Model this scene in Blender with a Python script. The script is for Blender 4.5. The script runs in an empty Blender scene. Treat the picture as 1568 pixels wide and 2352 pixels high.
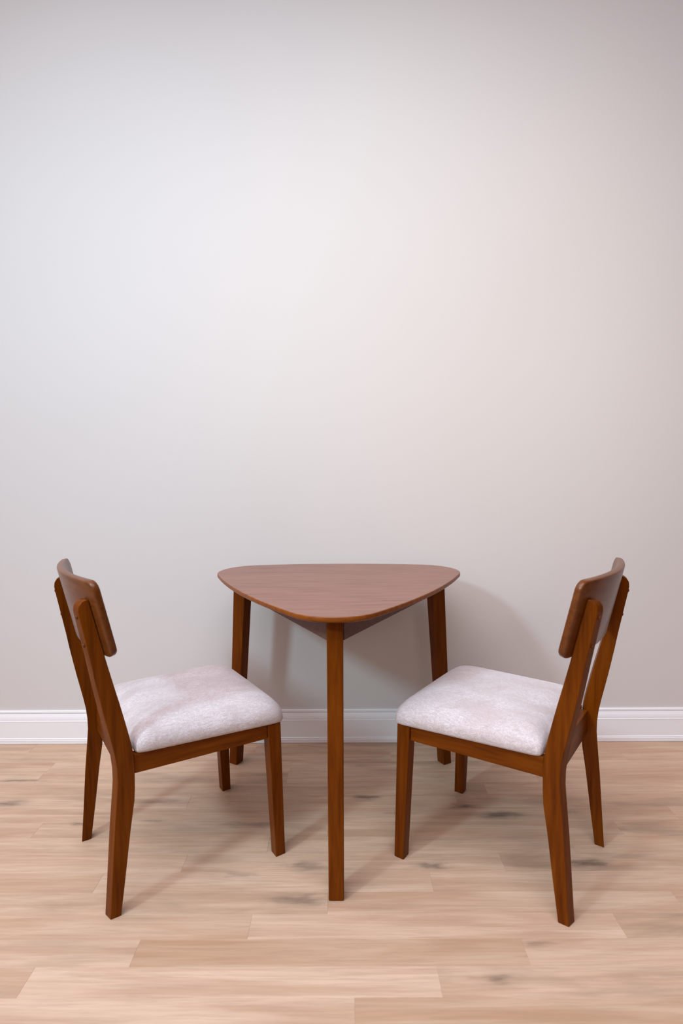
import bpy, bmesh, math, random
from mathutils import Vector, Matrix

SC = bpy.context.scene
COL = SC.collection
R = math.radians

# ------------------------------------------------------------------ camera
CAM_H, PITCH, ROLL, YAW = 1.1136, R(-4.13), R(-0.34), R(-0.18)
fwd = Vector((math.sin(YAW)*math.cos(PITCH), math.cos(YAW)*math.cos(PITCH), math.sin(PITCH)))
rt0 = Vector((math.cos(YAW), -math.sin(YAW), 0))
up0 = rt0.cross(fwd)
rt = math.cos(ROLL)*rt0 + math.sin(ROLL)*up0
up = -math.sin(ROLL)*rt0 + math.cos(ROLL)*up0
cd = bpy.data.cameras.new('camera')
cam = bpy.data.objects.new('camera', cd)
COL.objects.link(cam)
cam.matrix_world = Matrix(((rt.x, up.x, -fwd.x, 0), (rt.y, up.y, -fwd.y, 0), (rt.z, up.z, -fwd.z, CAM_H), (0, 0, 0, 1)))
cd.sensor_fit = 'AUTO'
cd.sensor_width = 36.0
cd.lens = 36.0*1305.9/2352.0
cd.clip_start = 0.05
cd.dof.use_dof = True
cd.dof.focus_distance = 1.85
cd.dof.aperture_fstop = 2.8
SC.camera = cam

# ------------------------------------------------------------------ light
SC.view_settings.view_transform = 'Standard'
SC.view_settings.look = 'None'
SC.view_settings.gamma = 1.0
SC.view_settings.use_curve_mapping = False
SC.view_settings.exposure = 0.0

w = bpy.data.worlds.new('world')
SC.world = w
w.use_nodes = True
wt = w.node_tree
bg = wt.nodes['Background']
bg.inputs[0].default_value = (0.822, 0.689, 0.691, 1)
# room light: the bright ceiling overhead, darker towards the horizon
wtc = wt.nodes.new('ShaderNodeTexCoord')
wsp = wt.nodes.new('ShaderNodeSeparateXYZ')
wt.links.new(wtc.outputs['Generated'], wsp.inputs[0])
wmx = wt.nodes.new('ShaderNodeMath')
wmx.operation = 'MAXIMUM'
wmx.inputs[1].default_value = 0.0
wt.links.new(wsp.outputs['Z'], wmx.inputs[0])
wpw = wt.nodes.new('ShaderNodeMath')
wpw.operation = 'POWER'
wpw.inputs[1].default_value = 1.5
wt.links.new(wmx.outputs[0], wpw.inputs[0])
wst = wt.nodes.new('ShaderNodeMath')
wst.operation = 'MULTIPLY_ADD'
wst.inputs[1].default_value = 2.15
wst.inputs[2].default_value = 0.236
wt.links.new(wpw.outputs[0], wst.inputs[0])
# background light weighted to the left, added to set the wood faces apart
wdt = wt.nodes.new('ShaderNodeVectorMath')
wdt.operation = 'DOT_PRODUCT'
wdt.inputs[1].default_value = (-0.80, -0.52, 0.30)
wt.links.new(wtc.outputs['Generated'], wdt.inputs[0])
wcl = wt.nodes.new('ShaderNodeMath')
wcl.operation = 'MAXIMUM'
wcl.inputs[1].default_value = 0.0
wt.links.new(wdt.outputs['Value'], wcl.inputs[0])
wsd = wt.nodes.new('ShaderNodeMath')
wsd.operation = 'MULTIPLY_ADD'
wsd.inputs[1].default_value = 1.98
wsd.inputs[2].default_value = 0.12
wt.links.new(wcl.outputs[0], wsd.inputs[0])
wfi = wt.nodes.new('ShaderNodeMath')
wfi.operation = 'MULTIPLY'
wt.links.new(wst.outputs[0], wfi.inputs[0])
wt.links.new(wsd.outputs[0], wfi.inputs[1])
wt.links.new(wfi.outputs[0], bg.inputs[1])


def lamp(name, kind, loc, target, power, color, **kw):
    ld = bpy.data.lights.new(name, kind)
    ld.energy = power
    ld.color = color
    for k, v in kw.items():
        setattr(ld, k, v)
    o = bpy.data.objects.new(name, ld)
    COL.objects.link(o)
    o.location = loc
    d = Vector(target)-Vector(loc)
    o.rotation_euler = d.to_track_quat('-Z', 'Y').to_euler()
    return o


# a lamp up to the left throws the shadows; a warm one stands nearer the middle
lamp('ceiling_lamp', 'SPOT', (-2.30, -0.70, 2.70), (0.35, 2.276, 1.10), 281, (0.585, 0.873, 1.0), spot_size=1.6, spot_blend=1.0, shadow_soft_size=0.19)
lamp('ceiling_lamp', 'SPOT', (-1.60, 0.50, 2.70), (0.25, 2.10, 0.60), 15, (0.81, 0.90, 0.99), spot_size=1.75, spot_blend=1.0, shadow_soft_size=0.13)
lamp('overhead_fill', 'AREA', (-0.30, 0.30, 3.10), (-0.30, 0.31, 0.0), 61.4, (0.806, 0.875, 1.0), shape='RECTANGLE', size=2.2, size_y=1.8)  # added soft fill from above, lets the wall dim towards its upper corners
lamp('warm_lamp', 'SPOT', (0.70, -0.53, 1.90), (0.43, 2.276, 1.69), 83, (1.0, 0.897, 0.648), spot_size=1.0, spot_blend=1.0, shadow_soft_size=0.30)


# ------------------------------------------------------------------ nodes
def mat(name):
    m = bpy.data.materials.new(name)
    m.use_nodes = True
    nt = m.node_tree
    return m, nt, nt.nodes['Principled BSDF']


def node(nt, t, **kw):
    n = nt.nodes.new(t)
    for k, v in kw.items():
        if k.startswith('i_'):
            key = k[2:]
            n.inputs[int(key) if key.isdigit() else key].default_value = v
        else:
            setattr(n, k, v)
    return n


def ln(nt, a, b):
    nt.links.new(a, b)


def ramp(nt, fac, stops):
    r = node(nt, 'ShaderNodeValToRGB')
    cr = r.color_ramp
    while len(cr.elements) < len(stops):
        cr.elements.new(0.5)
    for e, (p, c) in zip(cr.elements, stops):
        e.position = p
        e.color = (*c, 1) if len(c) == 3 else c
    ln(nt, fac, r.inputs[0])
    return r.outputs[0]


def mixc(nt, fac, a, b, blend='MIX'):
    n = node(nt, 'ShaderNodeMix', data_type='RGBA', blend_type=blend)
    for sock, v in ((n.inputs[0], fac), (n.inputs[6], a), (n.inputs[7], b)):
        if hasattr(v, 'links') or isinstance(v, bpy.types.NodeSocket):
            ln(nt, v, sock)
        else:
            sock.default_value = v if not isinstance(v, tuple) or len(v) == 4 else (*v, 1)
    return n.outputs[2]


def math_n(nt, op, a, b=None):
    n = node(nt, 'ShaderNodeMath', operation=op)
    for i, v in enumerate((a, b)):
        if v is None:
            continue
        if isinstance(v, bpy.types.NodeSocket):
            ln(nt, v, n.inputs[i])
        else:
            n.inputs[i].default_value = v
    return n.outputs[0]


def noise(nt, vec, scale, detail=4.0, rough=0.55, dist=0.0):
    n = node(nt, 'ShaderNodeTexNoise')
    n.inputs['Scale'].default_value = scale
    n.inputs['Detail'].default_value = detail
    n.inputs['Roughness'].default_value = rough
    n.inputs['Distortion'].default_value = dist
    if vec is not None:
        ln(nt, vec, n.inputs['Vector'])
    return n.outputs[0]


def coords(nt, scale=(1, 1, 1), loc=(0, 0, 0), rot=(0, 0, 0)):
    tc = node(nt, 'ShaderNodeTexCoord')
    mp = node(nt, 'ShaderNodeMapping')
    mp.inputs['Scale'].default_value = scale
    mp.inputs['Location'].default_value = loc
    mp.inputs['Rotation'].default_value = rot
    ln(nt, tc.outputs['Object'], mp.inputs['Vector'])
    return mp.outputs[0]


def bump(nt, h, bsdf, strength, distance=0.001):
    b = node(nt, 'ShaderNodeBump')
    b.inputs['Strength'].default_value = strength
    b.inputs['Distance'].default_value = distance
    ln(nt, h, b.inputs['Height'])
    ln(nt, b.outputs[0], bsdf.inputs['Normal'])


def wood(name, axis, dark, mid, light, rough=0.29, coat=0.0, spec=0.08):
    m, nt, b = mat(name)
    s = [1, 1, 1]
    s['xyz'.index(axis)] = 0.07
    g = noise(nt, coords(nt, tuple(x*75 for x in s)), 1.0, 5, 0.6, 0.25)
    f = noise(nt, coords(nt, tuple(x*230 for x in s), (3, 1, 2)), 1.0, 3, 0.6)
    l = noise(nt, coords(nt, tuple(x*9 for x in s), (7, 5, 1)), 1.0, 2, 0.5)
    c = ramp(nt, g, [(0.22, dark), (0.48, mid), (0.80, light)])
    c = mixc(nt, math_n(nt, 'MULTIPLY', f, 0.35), c, dark)
    c = mixc(nt, math_n(nt, 'MULTIPLY', l, 0.22), c, light)
    ln(nt, c, b.inputs['Base Color'])
    b.inputs['Roughness'].default_value = rough
    b.inputs['Coat Weight'].default_value = coat
    b.inputs['Specular IOR Level'].default_value = spec
    b.inputs['Coat Roughness'].default_value = 0.18
    bump(nt, f, b, 0.06)
    return m


WD, WM, WL = (0.048, 0.0085, 0.0004), (0.124, 0.0275, 0.0008), (0.190, 0.049, 0.0020)
M_WZ = wood('walnut_upright', 'z', WD, WM, WL)
M_WX = wood('walnut_lengthwise', 'x', WD, WM, WL)
M_WY = wood('walnut_crosswise', 'y', WD, WM, WL)
M_TOP = wood('walnut_veneer', 'x', (0.095, 0.036, 0.022), (0.215, 0.092, 0.060), (0.300, 0.137, 0.093), rough=0.40, coat=0.15, spec=0.4)
M_EDGE = wood('walnut_edge', 'x', (0.10, 0.024, 0.003), (0.19, 0.052, 0.007), (0.25, 0.076, 0.012))
M_BACK = wood('walnut_bent_board', 'y', (0.060, 0.014, 0.002), (0.115, 0.031, 0.005), (0.165, 0.050, 0.009), rough=0.30, coat=0.10, spec=0.25)
M_APRON = wood('walnut_apron', 'x', (0.075, 0.030, 0.020), (0.115, 0.050, 0.036), (0.15, 0.068, 0.05), rough=0.45, coat=0.1)

# seat fabric
M_FAB, nt, b = mat('heather_fabric')
big = noise(nt, coords(nt, (9, 16, 9)), 1.0, 3, 0.6, 0.6)
mid = noise(nt, coords(nt, (80, 290, 140)), 1.0, 4, 0.7)
fine = noise(nt, coords(nt, (260, 420, 340)), 1.0, 2, 0.7)
c = ramp(nt, big, [(0.36, (0.555, 0.485, 0.485)), (0.62, (0.68, 0.63, 0.65))])
c = mixc(nt, math_n(nt, 'MULTIPLY', ramp(nt, mid, [(0.40, (0, 0, 0)), (0.68, (1, 1, 1))]), 0.70), c, (0.42, 0.35, 0.345))
c = mixc(nt, math_n(nt, 'MULTIPLY', ramp(nt, fine, [(0.38, (1, 1, 1)), (0.60, (0, 0, 0))]), 0.48), c, (0.38, 0.32, 0.325))
ln(nt, c, b.inputs['Base Color'])
b.inputs['Roughness'].default_value = 0.95
b.inputs['Specular IOR Level'].default_value = 0.15
b.inputs['Sheen Weight'].default_value = 0.35
b.inputs['Sheen Roughness'].default_value = 0.5
bump(nt, math_n(nt, 'ADD', fine, math_n(nt, 'MULTIPLY', mid, 0.6)), b, 0.55, 0.0016)

# painted wall
M_WALL, nt, b = mat('wall_paint')
p1 = noise(nt, coords(nt, (1, 1, 1)), 260, 3, 0.6)
p2 = noise(nt, coords(nt, (1, 1, 1)), 1.4, 2, 0.5)
ln(nt, mixc(nt, p2, (0.560, 0.530, 0.520), (0.585, 0.556, 0.546)), b.inputs['Base Color'])
b.inputs['Roughness'].default_value = 0.62
b.inputs['Specular IOR Level'].default_value = 0.3
bump(nt, p1, b, 0.10, 0.0008)

M_TRIM, nt, b = mat('trim_paint')
b.inputs['Base Color'].default_value = (0.765, 0.755, 0.775, 1)
b.inputs['Roughness'].default_value = 0.38

M_BOLT, nt, b = mat('stained_plug')
b.inputs['Base Color'].default_value = (0.10, 0.028, 0.003, 1)
b.inputs['Roughness'].default_value = 0.42
b.inputs['Specular IOR Level'].default_value = 0.2


# ------------------------------------------------------------------ mesh helpers
def obj(name, bm, m, parent=None, bevel=0.0, smooth=False, seg=2):
    me = bpy.data.meshes.new(name)
    bmesh.ops.recalc_face_normals(bm, faces=bm.faces)
    bm.to_mesh(me)
    bm.free()
    for mm in (m if isinstance(m, (list, tuple)) else [m]):
        me.materials.append(mm)
    for p in me.polygons:
        p.use_smooth = smooth
    o = bpy.data.objects.new(name, me)
    COL.objects.link(o)
    if parent is not None:
        o.parent = parent
    if bevel:
        md = o.modifiers.new('edge', 'BEVEL')
        md.width = bevel
        md.segments = seg
        md.limit_method = 'ANGLE'
        md.angle_limit = R(35)
        for p in me.polygons:
            p.use_smooth = True
        wn = o.modifiers.new('normals', 'WEIGHTED_NORMAL')
        wn.keep_sharp = True
    return o


def prism(poly_a, poly_b):
    """Closed solid between two matching 3D outlines."""
    bm = bmesh.new()
    a = [bm.verts.new(p) for p in poly_a]
    c = [bm.verts.new(p) for p in poly_b]
    n = len(a)
    bm.faces.new(a)
    bm.faces.new(list(reversed(c)))
    for i in range(n):
        bm.faces.new((a[i], c[i], c[(i+1) % n], a[(i+1) % n]))
    return bm


def empty(name, loc, rz, label, cat, group=None):
    o = bpy.data.objects.new(name, None)
    COL.objects.link(o)
    o.location = loc
    o.rotation_euler = (0, 0, rz)
    o.empty_display_size = 0.1
    o['label'] = label
    o['category'] = cat
    if group:
        o['group'] = group
    return o


# ------------------------------------------------------------------ setting
WALL = 2.276
XL, XR, YN, ZT = -3.6, 3.6, -2.4, 3.3

bm = prism([(XL, WALL, -0.05), (XR, WALL, -0.05), (XR, WALL, ZT), (XL, WALL, ZT)],
           [(XL, WALL+0.12, -0.05), (XR, WALL+0.12, -0.05), (XR, WALL+0.12, ZT), (XL, WALL+0.12, ZT)])
wall = obj('wall_back', bm, M_WALL)
wall['kind'] = 'structure'

prof = [(0.000, 0.1365), (0.0060, 0.1365), (0.0078, 0.1350), (0.0080, 0.1275), (0.0045, 0.1262), (0.0045, 0.1250), (0.0078, 0.1235),
        (0.0092, 0.1190), (0.0112, 0.1120), (0.0124, 0.1050), (0.0126, 0.0990), (0.0120, 0.0968), (0.0150, 0.0958),
        (0.0152, 0.0940), (0.0142, 0.0925), (0.0142, 0.0245), (0.0165, 0.0225), (0.0165, 0.0198), (0.0150, 0.0185),
        (0.0172, 0.0170), (0.0178, 0.0140), (0.0172, 0.0125), (0.0172, 0.0015), (0.0160, 0.0006), (0.000, 0.0006)]
bm = prism([(XL, WALL-d, z) for d, z in prof], [(XR, WALL-d, z) for d, z in prof])
o = obj('baseboard_back', bm, M_TRIM)
o['kind'] = 'structure'

# floor of narrow planks, each board its own faces in the floor mesh
PW, PLEN = 0.0757, 0.906
OFF = 0.0120
SEAM = {0: 0.55, 1: 0.18, 2: 0.70, 3: -0.21, 4: 0.493, 5: 0.378, 6: 0.16, 7: -0.055, 8: -0.23, 9: 0.447, 10: 0.234,
        11: -0.046, 12: -0.235, 13: 0.417, 14: 0.205, 15: 0.018, 16: 0.74, 17: 0.52}
# (row, index counted from the seam): pinkness 0..1, greyness 0..1, lightness 0..1
TONE = {(16, 0): (.62, .2, .55), (16, -1): (.45, .1, .8), (15, 0): (.75, .1, .42), (15, -1): (.4, .05, .85), (14, 0): (.45, .35, .62), (14, -1): (.4, .05, .86), (13, 0): (.62, .1, .60),
        (13, -1): (.85, .05, .40), (13, -2): (.35, .25, .72), (12, 0): (.45, .08, .82), (12, 1): (.3, .75, .36), (12, -1): (.6, .1, .5),
        (11, 0): (.62, .1, .66), (11, -1): (.3, .35, .58), (10, 0): (.55, .15, .62), (10, -1): (.4, .15, .68), (9, 0): (.4, .55, .5),
        (9, -1): (.3, .3, .68), (9, -2): (.4, .1, .72), (8, 0): (.35, .35, .62), (8, -1): (.4, .25, .60), (7, 0): (.4, .3, .55), (7, 1): (.3, .8, .36),
        (7, -1): (.4, .3, .55), (6, 0): (.4, .3, .55), (5, 0): (.3, .55, .5), (5, -1): (.4, .3, .55), (4, 0): (.5, .1, .6), (4, -1): (.4, .3, .55)}
rng = random.Random(5)
bm = bmesh.new()
lay = bm.loops.layers.float_color.new('board')
lay2 = bm.loops.layers.float_color.new('shift')
E_ = 0.0004
nrow = int((WALL-YN)/PW)+1
for r in range(-1, nrow):
    y1 = WALL-OFF-PW*r
    y0 = y1-PW
    if r == -1:
        y1 = WALL+0.02
    s0 = SEAM.get(r, (0.205+0.213*(14-r)) % PLEN)
    k0 = math.floor((XL-s0)/PLEN)
    k1 = math.ceil((XR-s0)/PLEN)
    for k in range(k0, k1):
        xa, xb = max(XL, s0+k*PLEN), min(XR, s0+(k+1)*PLEN)
        t = TONE.get((r, k), (rng.uniform(.3, .7), rng.choice((.05, .1, .2, .3, .5)), rng.uniform(.42, .75)))
        sh = (rng.random(), rng.random(), rng.random(), 1)
        top = [(xa+E_, y0+E_, 0), (xb-E_, y0+E_, 0), (xb-E_, y1-E_, 0), (xa+E_, y1-E_, 0)]
        low = [(xa, y0, -0.0005), (xb, y0, -0.0005), (xb, y1, -0.0005), (xa, y1, -0.0005)]
        vt = [bm.verts.new(p) for p in top]
        vl = [bm.verts.new(p) for p in low]
        fs = [bm.faces.new(vt)]
        for i in range(4):
            fs.append(bm.faces.new((vl[i], vl[(i+1) % 4], vt[(i+1) % 4], vt[i])))
        for f in fs:
            for lp in f.loops:
                lp[lay] = (t[0], t[1], t[2], 1)
                lp[lay2] = sh
M_FLOOR, nt, b = mat('oak_planks')
at = node(nt, 'ShaderNodeAttribute', attribute_name='board')
sh = node(nt, 'ShaderNodeAttribute', attribute_name='shift')
tc = node(nt, 'ShaderNodeTexCoord')
off = node(nt, 'ShaderNodeVectorMath', operation='SCALE')
off.inputs[3].default_value = 20.0
ln(nt, sh.outputs['Vector'], off.inputs[0])
ad = node(nt, 'ShaderNodeVectorMath', operation='ADD')
ln(nt, tc.outputs['Object'], ad.inputs[0])
ln(nt, off.outputs[0], ad.inputs[1])


def fmap(scale):
    mp = node(nt, 'ShaderNodeMapping')
    mp.inputs['Scale'].default_value = scale
    ln(nt, ad.outputs[0], mp.inputs['Vector'])
    return mp.outputs[0]


sep = node(nt, 'ShaderNodeSeparateColor')
ln(nt, at.outputs['Color'], sep.inputs[0])
streak = noise(nt, fmap((1.7, 24, 1)), 1.0, 4, 0.58, 0.7)
grain = noise(nt, fmap((6, 150, 1)), 1.0, 5, 0.68, 0.3)
blot = noise(nt, fmap((4.5, 22, 1)), 1.0, 3, 0.55, 0.4)
LIGHT, PINK, TAN, GREY = (0.630, 0.466, 0.350), (0.400, 0.232, 0.142), (0.415, 0.272, 0.168), (0.190, 0.138, 0.098)
base = mixc(nt, sep.outputs[2], TAN, LIGHT)
sfac = ramp(nt, streak, [(0.40, (0, 0, 0)), (0.64, (1, 1, 1))])
base = mixc(nt, math_n(nt, 'MULTIPLY', sfac, math_n(nt, 'ADD', math_n(nt, 'MULTIPLY', sep.outputs[0], 0.6), 0.30)), base, PINK)
gfac = ramp(nt, blot, [(0.40, (0, 0, 0)), (0.68, (1, 1, 1))])
base = mixc(nt, math_n(nt, 'MULTIPLY', math_n(nt, 'MULTIPLY', gfac, sep.outputs[1]), 0.95), base, GREY)
base = mixc(nt, math_n(nt, 'MULTIPLY', ramp(nt, grain, [(0.44, (0, 0, 0)), (0.70, (1, 1, 1))]), 0.42), base, (0.31, 0.205, 0.135))
# knots of the wood grain: x, y, half length, half width, strength
KNOTS = [(0.068, 1.870, .060, .016, .8), (0.400, 1.815, .050, .015, .9), (0.505, 1.768, .090, .022, .9), (0.240, 1.530, .055, .013, .8),
         (-0.100, 1.530, .075, .022, .6), (-0.105, 1.405, .080, .026, .75), (0.690, 1.540, .070, .022, .9), (0.330, 1.170, .040, .012, .6),
         (-1.190, 1.985, .060, .012, .8), (-1.13, 1.840, .075, .020, .75), (-0.850, 1.730, .050, .012, .6), (-0.62, 1.745, .05, .010, .5),
         (-0.640, 1.850, .120, .018, .6), (-0.30, 1.720, .130, .016, .55), (0.72, 1.780, .06, .016, .4), (0.16, 1.78, .07, .014, .4),
         (0.46, 1.265, .035, .012, .45), (-0.30, 1.500, .06, .012, .4)]
tot = None
wob = noise(nt, coords(nt, (9, 9, 9)), 1.0, 3, 0.6)
wrp = node(nt, 'ShaderNodeTexNoise')
wrp.inputs['Scale'].default_value = 1.0
wrp.inputs['Detail'].default_value = 3.0
ln(nt, coords(nt, (14, 40, 1)), wrp.inputs['Vector'])
wv = node(nt, 'ShaderNodeVectorMath', operation='MULTIPLY_ADD')
wv.inputs[1].default_value = (0.16, 0.035, 0.0)
wv.inputs[2].default_value = (-0.08, -0.0175, 0.0)
ln(nt, wrp.outputs['Color'], wv.inputs[0])
wa = node(nt, 'ShaderNodeVectorMath', operation='ADD')
ln(nt, tc.outputs['Object'], wa.inputs[0])
ln(nt, wv.outputs[0], wa.inputs[1])
for kx, ky, rx, ry, st in KNOTS:
    mp = node(nt, 'ShaderNodeMapping', vector_type='POINT')
    mp.inputs['Location'].default_value = (-kx/rx, -ky/ry, 0)
    mp.inputs['Scale'].default_value = (1/rx, 1/ry, 0)
    ln(nt, wa.outputs[0], mp.inputs['Vector'])
    ve = node(nt, 'ShaderNodeVectorMath', operation='LENGTH')
    ln(nt, mp.outputs[0], ve.inputs[0])
    q = math_n(nt, 'EXPONENT', math_n(nt, 'MULTIPLY', math_n(nt, 'MULTIPLY', ve.outputs['Value'], ve.outputs['Value']), -1.7))
    q = math_n(nt, 'MULTIPLY', q, st)
    tot = q if tot is None else math_n(nt, 'MAXIMUM', tot, q)
kf = math_n(nt, 'MULTIPLY', tot, math_n(nt, 'ADD', math_n(nt, 'MULTIPLY', grain, 1.0), math_n(nt, 'MULTIPLY', wob, 0.9)))
kf = math_n(nt, 'MINIMUM', kf, 0.95)
base = mixc(nt, kf, base, (0.120, 0.085, 0.064))
ln(nt, base, b.inputs['Base Color'])
b.inputs['Roughness'].default_value = 0.48
b.inputs['Specular IOR Level'].default_value = 0.35
bump(nt, grain, b, 0.10, 0.0006)
o = obj('floor', bm, M_FLOOR)
o['kind'] = 'structure'

# ------------------------------------------------------------------ table
table = empty('dining_table', (-0.0197, 1.8771, 0), R(-0.50), 'small walnut brown rounded triangular table against the grey wall, between the two chairs', 'table')
DC, RC, ED, TIPH = 0.3361, 0.1469, 0.3404, 0.75


def table_outline(inset=0.0, n_c=14, n_e=10):
    """Rounded triangle: three corner circles joined by gently bulging arcs."""
    pts = []
    for a in (270, 30, 150):
        c = Vector((DC*math.cos(R(a)), DC*math.sin(R(a))))
        # arc that joins this corner with the next: bulges to ED at its middle
        am = a+60
        half = 54.0
        for i in range(n_c+1):
            t = R(a-half+2*half*i/n_c)
            pts.append(c+(RC-inset)*Vector((math.cos(t), math.sin(t))))
        t0 = R(a+half)
        p0 = c+(RC-inset)*Vector((math.cos(t0), math.sin(t0)))
        c2 = Vector((DC*math.cos(R(a+120)), DC*math.sin(R(a+120))))
        t1 = R(a+120-half)
        p2 = c2+(RC-inset)*Vector((math.cos(t1), math.sin(t1)))
        pm = (ED-inset)*Vector((math.cos(R(am)), math.sin(R(am))))
        ctrl = 2*pm-0.5*(p0+p2)
        for i in range(1, n_e):
            s = i/n_e
            pts.append((1-s)**2*p0+2*s*(1-s)*ctrl+s*s*p2)
    return pts


bm = bmesh.new()
rings = []
for ins, z in ((0.0035, 0.7500), (0.0010, 0.7492), (0.0, 0.7470), (0.0, 0.7385), (0.0015, 0.7365), (0.012, 0.7320)):
    rings.append([bm.verts.new((p.x, p.y, z)) for p in table_outline(ins)])
f_top = bm.faces.new(rings[0])
n = len(rings[0])
for j in range(len(rings)-1):
    for i in range(n):
        f = bm.faces.new((rings[j][i], rings[j+1][i], rings[j+1][(i+1) % n], rings[j][(i+1) % n]))
        f.material_index = 1 if j >= 1 else 0
        f.smooth = True
fb = bm.faces.new(list(reversed(rings[-1])))
fb.material_index = 1
top = obj('tabletop', bm, [M_TOP, M_EDGE], table)
for p in top.data.polygons:
    p.use_smooth = len(p.vertices) == 4


def table_leg(a):
    """Square leg, deeper at the top, leaning outwards towards the foot."""
    a = R(a)
    er, et = Vector((math.cos(a), math.sin(a), 0)), Vector((-math.sin(a), math.cos(a), 0))

    def ring(z, r_out, depth, wd):
        return [er*r+et*t+Vector((0, 0, z)) for r, t in ((r_out, -wd/2), (r_out, wd/2), (r_out-depth, wd/2), (r_out-depth, -wd/2))]
    return prism(ring(0.0, 0.4790, 0.0365, 0.0400), ring(0.7320, 0.4370, 0.0560, 0.0430))


for a in (270, 30, 150):
    obj('leg', table_leg(a), M_WZ, table, bevel=0.0035, seg=3)

for a in (270, 30, 150):
    # apron board from this leg to the next one
    p = []
    for aa, s in ((a, 1), (a+120, -1)):
        er = Vector((math.cos(R(aa)), math.sin(R(aa)), 0))
        et = Vector((-math.sin(R(aa)), math.cos(R(aa)), 0))
        p.append(er*0.402+et*(s*0.0235))
    d = (p[1]-p[0]).normalized()
    nrm = Vector((d.y, -d.x, 0))
    def sect(q, z0, z1):
        return [q+nrm*0.0+Vector((0, 0, z0)), q-nrm*0.018+Vector((0, 0, z0)), q-nrm*0.018+Vector((0, 0, z1)), q+Vector((0, 0, z1))]
    obj('apron', prism(sect(p[0], 0.667, 0.7315), sect(p[1], 0.667, 0.7315)), M_APRON, table, bevel=0.0012)


# ------------------------------------------------------------------ chairs
REAR = [(-0.2795, 0.0), (-0.2715, 0.10), (-0.2625, 0.22), (-0.2540, 0.307), (-0.2508, 0.345), (-0.2512, 0.378), (-0.2545, 0.410),
        (-0.2610, 0.445), (-0.2688, 0.482), (-0.2772, 0.522), (-0.2850, 0.563), (-0.2930, 0.606), (-0.3000, 0.648), (-0.3075, 0.688),
        (-0.3150, 0.728), (-0.3225, 0.768), (-0.3252, 0.786), (-0.3240, 0.798), (-0.3185, 0.8075), (-0.3110, 0.8125), (-0.3030, 0.8135)]
FRONT = [(-0.3005, 0.806), (-0.2885, 0.753), (-0.2770, 0.702), (-0.2675, 0.660), (-0.2585, 0.622), (-0.2495, 0.585), (-0.2395, 0.545), (-0.2290, 0.500),
         (-0.2195, 0.457), (-0.2130, 0.424), (-0.2102, 0.398), (-0.2092, 0.360), (-0.2100, 0.320), (-0.2120, 0.288), (-0.2235, 0.216),
         (-0.2410, 0.086), (-0.2535, 0.0)]
RY, RT, TWIST = 0.1966, 0.0275, 0.0075


def rear_leg(s):
    prof = REAR+FRONT
    return prism([(x, s*RY, z) for x, z in prof], [(x-TWIST, s*(RY-RT), z) for x, z in prof])


def front_leg(s):
    lo = [(0.1690, 0.2196), (0.1990, 0.2196), (0.1990, 0.1886), (0.1690, 0.1886)]
    hi = [(0.1500, 0.2196), (0.1895, 0.2196), (0.1895, 0.1830), (0.1500, 0.1830)]
    return prism([(x, s*y, 0.0) for x, y in lo], [(x, s*y, 0.3985) for x, y in hi])


def board(a, c, th, za0, za1, zb0, zb1):
    """Rail from point a to point c (its outer face), th thick inwards."""
    a, c = Vector(a).to_3d(), Vector(c).to_3d()
    d = (c-a).normalized()
    nn = Vector((d.y, -d.x, 0))*th

    def sec(q, z0, z1):
        return [q+Vector((0, 0, z0)), q+nn+Vector((0, 0, z0)), q+nn+Vector((0, 0, z1)), q+Vector((0, 0, z1))]
    return prism(sec(a, za0, za1), sec(c, zb0, zb1))


def spow(v, e):
    return math.copysign(abs(v)**e, v)


def cushion():
    bm = bmesh.new()
    N = 96
    xr, xf = -0.2065, 0.2060
    cx, a0 = (xr+xf)/2, (xf-xr)/2

    def ring(dl, z, n):
        vs = []
        for i in range(N):
            t = 2*math.pi*i/N
            a = a0-dl
            m = n*1.35 if math.cos(t) > 0 else n*2.2
            x = cx+a*spow(math.cos(t), 2/m)
            hw = 0.1985+(0.2265-0.1985)*(x-xr)/(xf-xr)-dl
            y = hw*spow(math.sin(t), 2/m)
            vs.append(bm.verts.new((x, y, z+(0.2-x)*0.022)))
        return vs
    lv = [(0.005, 0.3985, 12), (0.0005, 0.3992, 11), (-0.0020, 0.4050, 10), (-0.0035, 0.4150, 8), (-0.0030, 0.4245, 7.5), (0.0015, 0.4345, 7),
          (0.0095, 0.4445, 6.5), (0.0220, 0.4535, 6), (0.0410, 0.4610, 5.5), (0.0680, 0.4670, 5), (0.1020, 0.4710, 4.5), (0.1430, 0.4732, 4), (0.185, 0.4740, 3)]
    rs = [ring(*l) for l in lv]
    bm.faces.new(list(reversed(rs[0])))
    for j in range(len(rs)-1):
        for i in range(N):
            bm.faces.new((rs[j][i], rs[j][(i+1) % N], rs[j+1][(i+1) % N], rs[j+1][i]))
    bm.faces.new(rs[-1])
    # the back of the cushion reaches between the two posts
    N2 = 40
    rs = []
    for dl, z in ((0.004, 0.4085), (0.0, 0.414), (0.001, 0.428), (0.008, 0.440), (0.02, 0.448), (0.035, 0.451)):
        vs = []
        for i in range(N2):
            t = 2*math.pi*i/N2
            vs.append(bm.verts.new((-0.165+(0.0475-dl*0.9)*spow(math.cos(t), 2/7), (0.160-dl)*spow(math.sin(t), 2/8), z+0.007)))
        rs.append(vs)
    bm.faces.new(list(reversed(rs[0])))
    for j in range(len(rs)-1):
        for i in range(N2):
            bm.faces.new((rs[j][i], rs[j][(i+1) % N2], rs[j+1][(i+1) % N2], rs[j+1][i]))
    bm.faces.new(rs[-1])
    return bm


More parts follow.
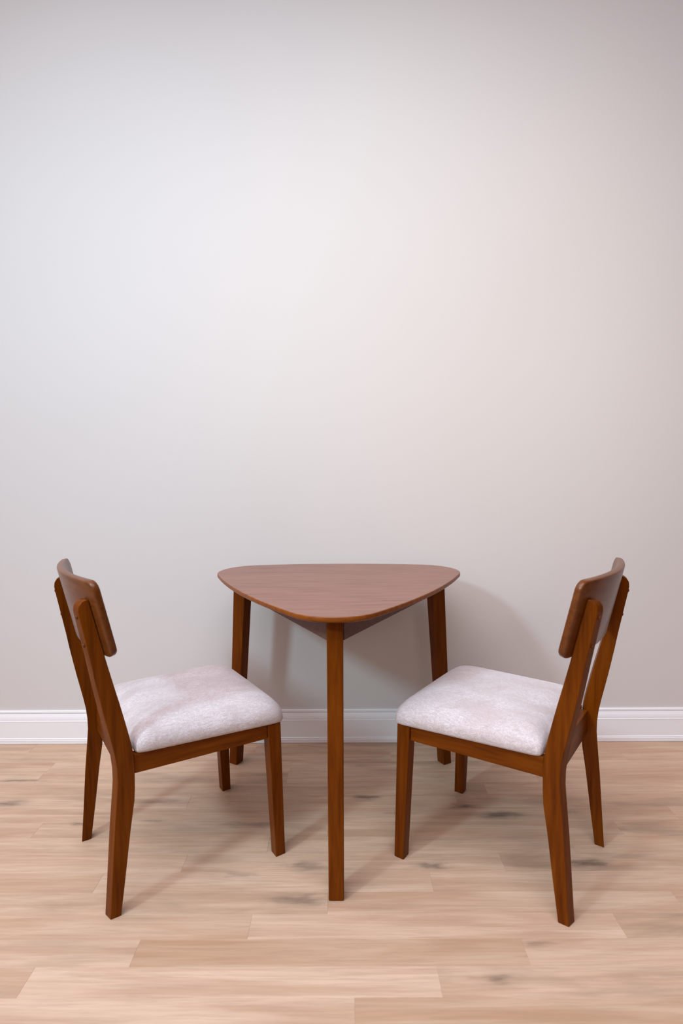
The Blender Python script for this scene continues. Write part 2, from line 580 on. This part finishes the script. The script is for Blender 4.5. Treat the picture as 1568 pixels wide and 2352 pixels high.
def back_board():
    """Curved back board: bowed in plan, leaning back, all corners rounded."""
    bm = bmesh.new()
    hw, z0, z1, rc, th = 0.2285, 0.6690, 0.8580, 0.022, 0.0180
    zc, hh = (z0+z1)/2, (z1-z0)/2
    outline = []
    for cy, cz, a0 in ((hw-rc, hh-rc, 0), (-(hw-rc), hh-rc, 90), (-(hw-rc), -(hh-rc), 180), (hw-rc, -(hh-rc), 270)):
        for i in range(7):
            t = R(a0+90*i/6)
            outline.append((cy+rc*math.cos(t), cz+rc*math.sin(t)))
        if a0 == 0:
            for i in range(1, 24):
                outline.append((hw-rc-2*(hw-rc)*i/24, hh))
        if a0 == 180:
            for i in range(1, 24):
                outline.append((-(hw-rc)+2*(hw-rc)*i/24, -hh))

    def pos(y, z, d):
        x = -0.3390+0.755*y*y-0.222*(z-0.854)
        nx, ny = 1.0, -1.51*y
        l = math.hypot(nx, ny)
        return (x+d*nx/l, y+d*ny/l, z+d*0.20)
    rs = []
    for d, ins in ((0.0, 0.0040), (0.0012, 0.0012), (0.0040, 0.0), (th-0.0040, 0.0), (th-0.0012, 0.0012), (th, 0.0040)):
        vs = []
        for y, z in outline:
            fy, fz = 1-ins/hw, 1-ins/hh
            vs.append(bm.verts.new(pos(y*fy, zc+z*fz, d)))
        rs.append(vs)
    n = len(outline)
    for j in range(len(rs)-1):
        for i in range(n):
            bm.faces.new((rs[j][i], rs[j][(i+1) % n], rs[j+1][(i+1) % n], rs[j+1][i]))
    # fill both faces with vertical strips so that they follow the bow
    for vs, flip in ((rs[0], True), (rs[-1], False)):
        i, j = 3, 3+0
        top_idx = list(range(3, 7+23+4))
        # walk the loop from the middle of the first end: pair points above with points below
        upper = [k for k in range(n) if outline[k][1] >= 0]
        lower = [k for k in range(n) if outline[k][1] < 0]
        upper.sort(key=lambda k: (outline[k][0], ))
        lower.sort(key=lambda k: (outline[k][0], ))
        # straighten ties at the ends by height
        upper.sort(key=lambda k: (round(outline[k][0], 6), outline[k][1] if outline[k][0] < 0 else -outline[k][1]))
        lower.sort(key=lambda k: (round(outline[k][0], 6), -outline[k][1] if outline[k][0] < 0 else outline[k][1]))
        for q in range(len(upper)-1):
            f = [vs[upper[q]], vs[upper[q+1]], vs[lower[q+1]], vs[lower[q]]]
            bm.faces.new(f if flip else list(reversed(f)))
    return bm


def bolt(s, z, x):
    """Domed cap on the rear face of a post."""
    bm = bmesh.new()
    axis = Vector((-0.94, s*0.26, -0.22)).normalized()
    u = axis.cross(Vector((0, 0, 1))).normalized()
    v = axis.cross(u)
    c = Vector((x-TWIST/2, s*(RY-RT/2), z))
    rs = []
    for r, h in ((0.0052, -0.002), (0.0052, 0.0014), (0.0040, 0.0026), (0.0020, 0.0034)):
        rs.append([bm.verts.new(c+axis*h+r*(u*math.cos(2*math.pi*i/14)+v*math.sin(2*math.pi*i/14))) for i in range(14)])
    for j in range(3):
        for i in range(14):
            bm.faces.new((rs[j][i], rs[j][(i+1) % 14], rs[j+1][(i+1) % 14], rs[j+1][i]))
    bm.faces.new(rs[0])
    bm.faces.new(rs[-1])
    return bm


def make_chair(loc, rz, label):
    t = empty('dining_chair', loc, rz, label, 'chair', 'dining chairs at the triangular table')
    obj('seat', cushion(), M_FAB, t, smooth=True)
    obj('backrest', back_board(), M_BACK, t, smooth=True)
    for s in (1, -1):
        obj('leg', front_leg(s), M_WZ, t, bevel=0.0018)
        rl = obj('leg', rear_leg(s), M_WZ, t, bevel=0.0018)
        for z, x in ((0.7715, -0.3232), (0.7010, -0.3100)):
            obj('bolt', bolt(s, z, x), M_BOLT, rl, smooth=True)
    # side rails, front rail, rear rail
    obj('rail', board((-0.2105, 0.1925), (0.1500, 0.2135), 0.020, 0.3555, 0.4065, 0.3565, 0.3985), M_WX, t, bevel=0.0015)
    obj('rail', board((0.1500, -0.2135), (-0.2105, -0.1925), 0.020, 0.3565, 0.3985, 0.3555, 0.4065), M_WX, t, bevel=0.0015)
    obj('rail', board((0.1840, 0.1830), (0.1840, -0.1830), 0.020, 0.3565, 0.3985, 0.3565, 0.3985), M_WY, t, bevel=0.0015)
    obj('rail', board((-0.2330, -0.1660), (-0.2330, 0.1660), 0.020, 0.3350, 0.4060, 0.3350, 0.4060), M_WY, t, bevel=0.0020)
    return t


def copy_tree(o, parent=None):
    c = o.copy()
    COL.objects.link(c)
    if parent is not None:
        c.parent = parent
    for ch in list(o.children):
        copy_tree(ch, c)
    return c


chair = make_chair((-0.4622, 1.6573, 0), R(33.70), 'walnut dining chair with pale heather seat left of the triangular table')
other = copy_tree(chair)
other.location = (0.4317, 1.6340, 0)
other.rotation_euler = (0, 0, R(144.26))
other['label'] = 'walnut dining chair with pale heather seat right of the triangular table'
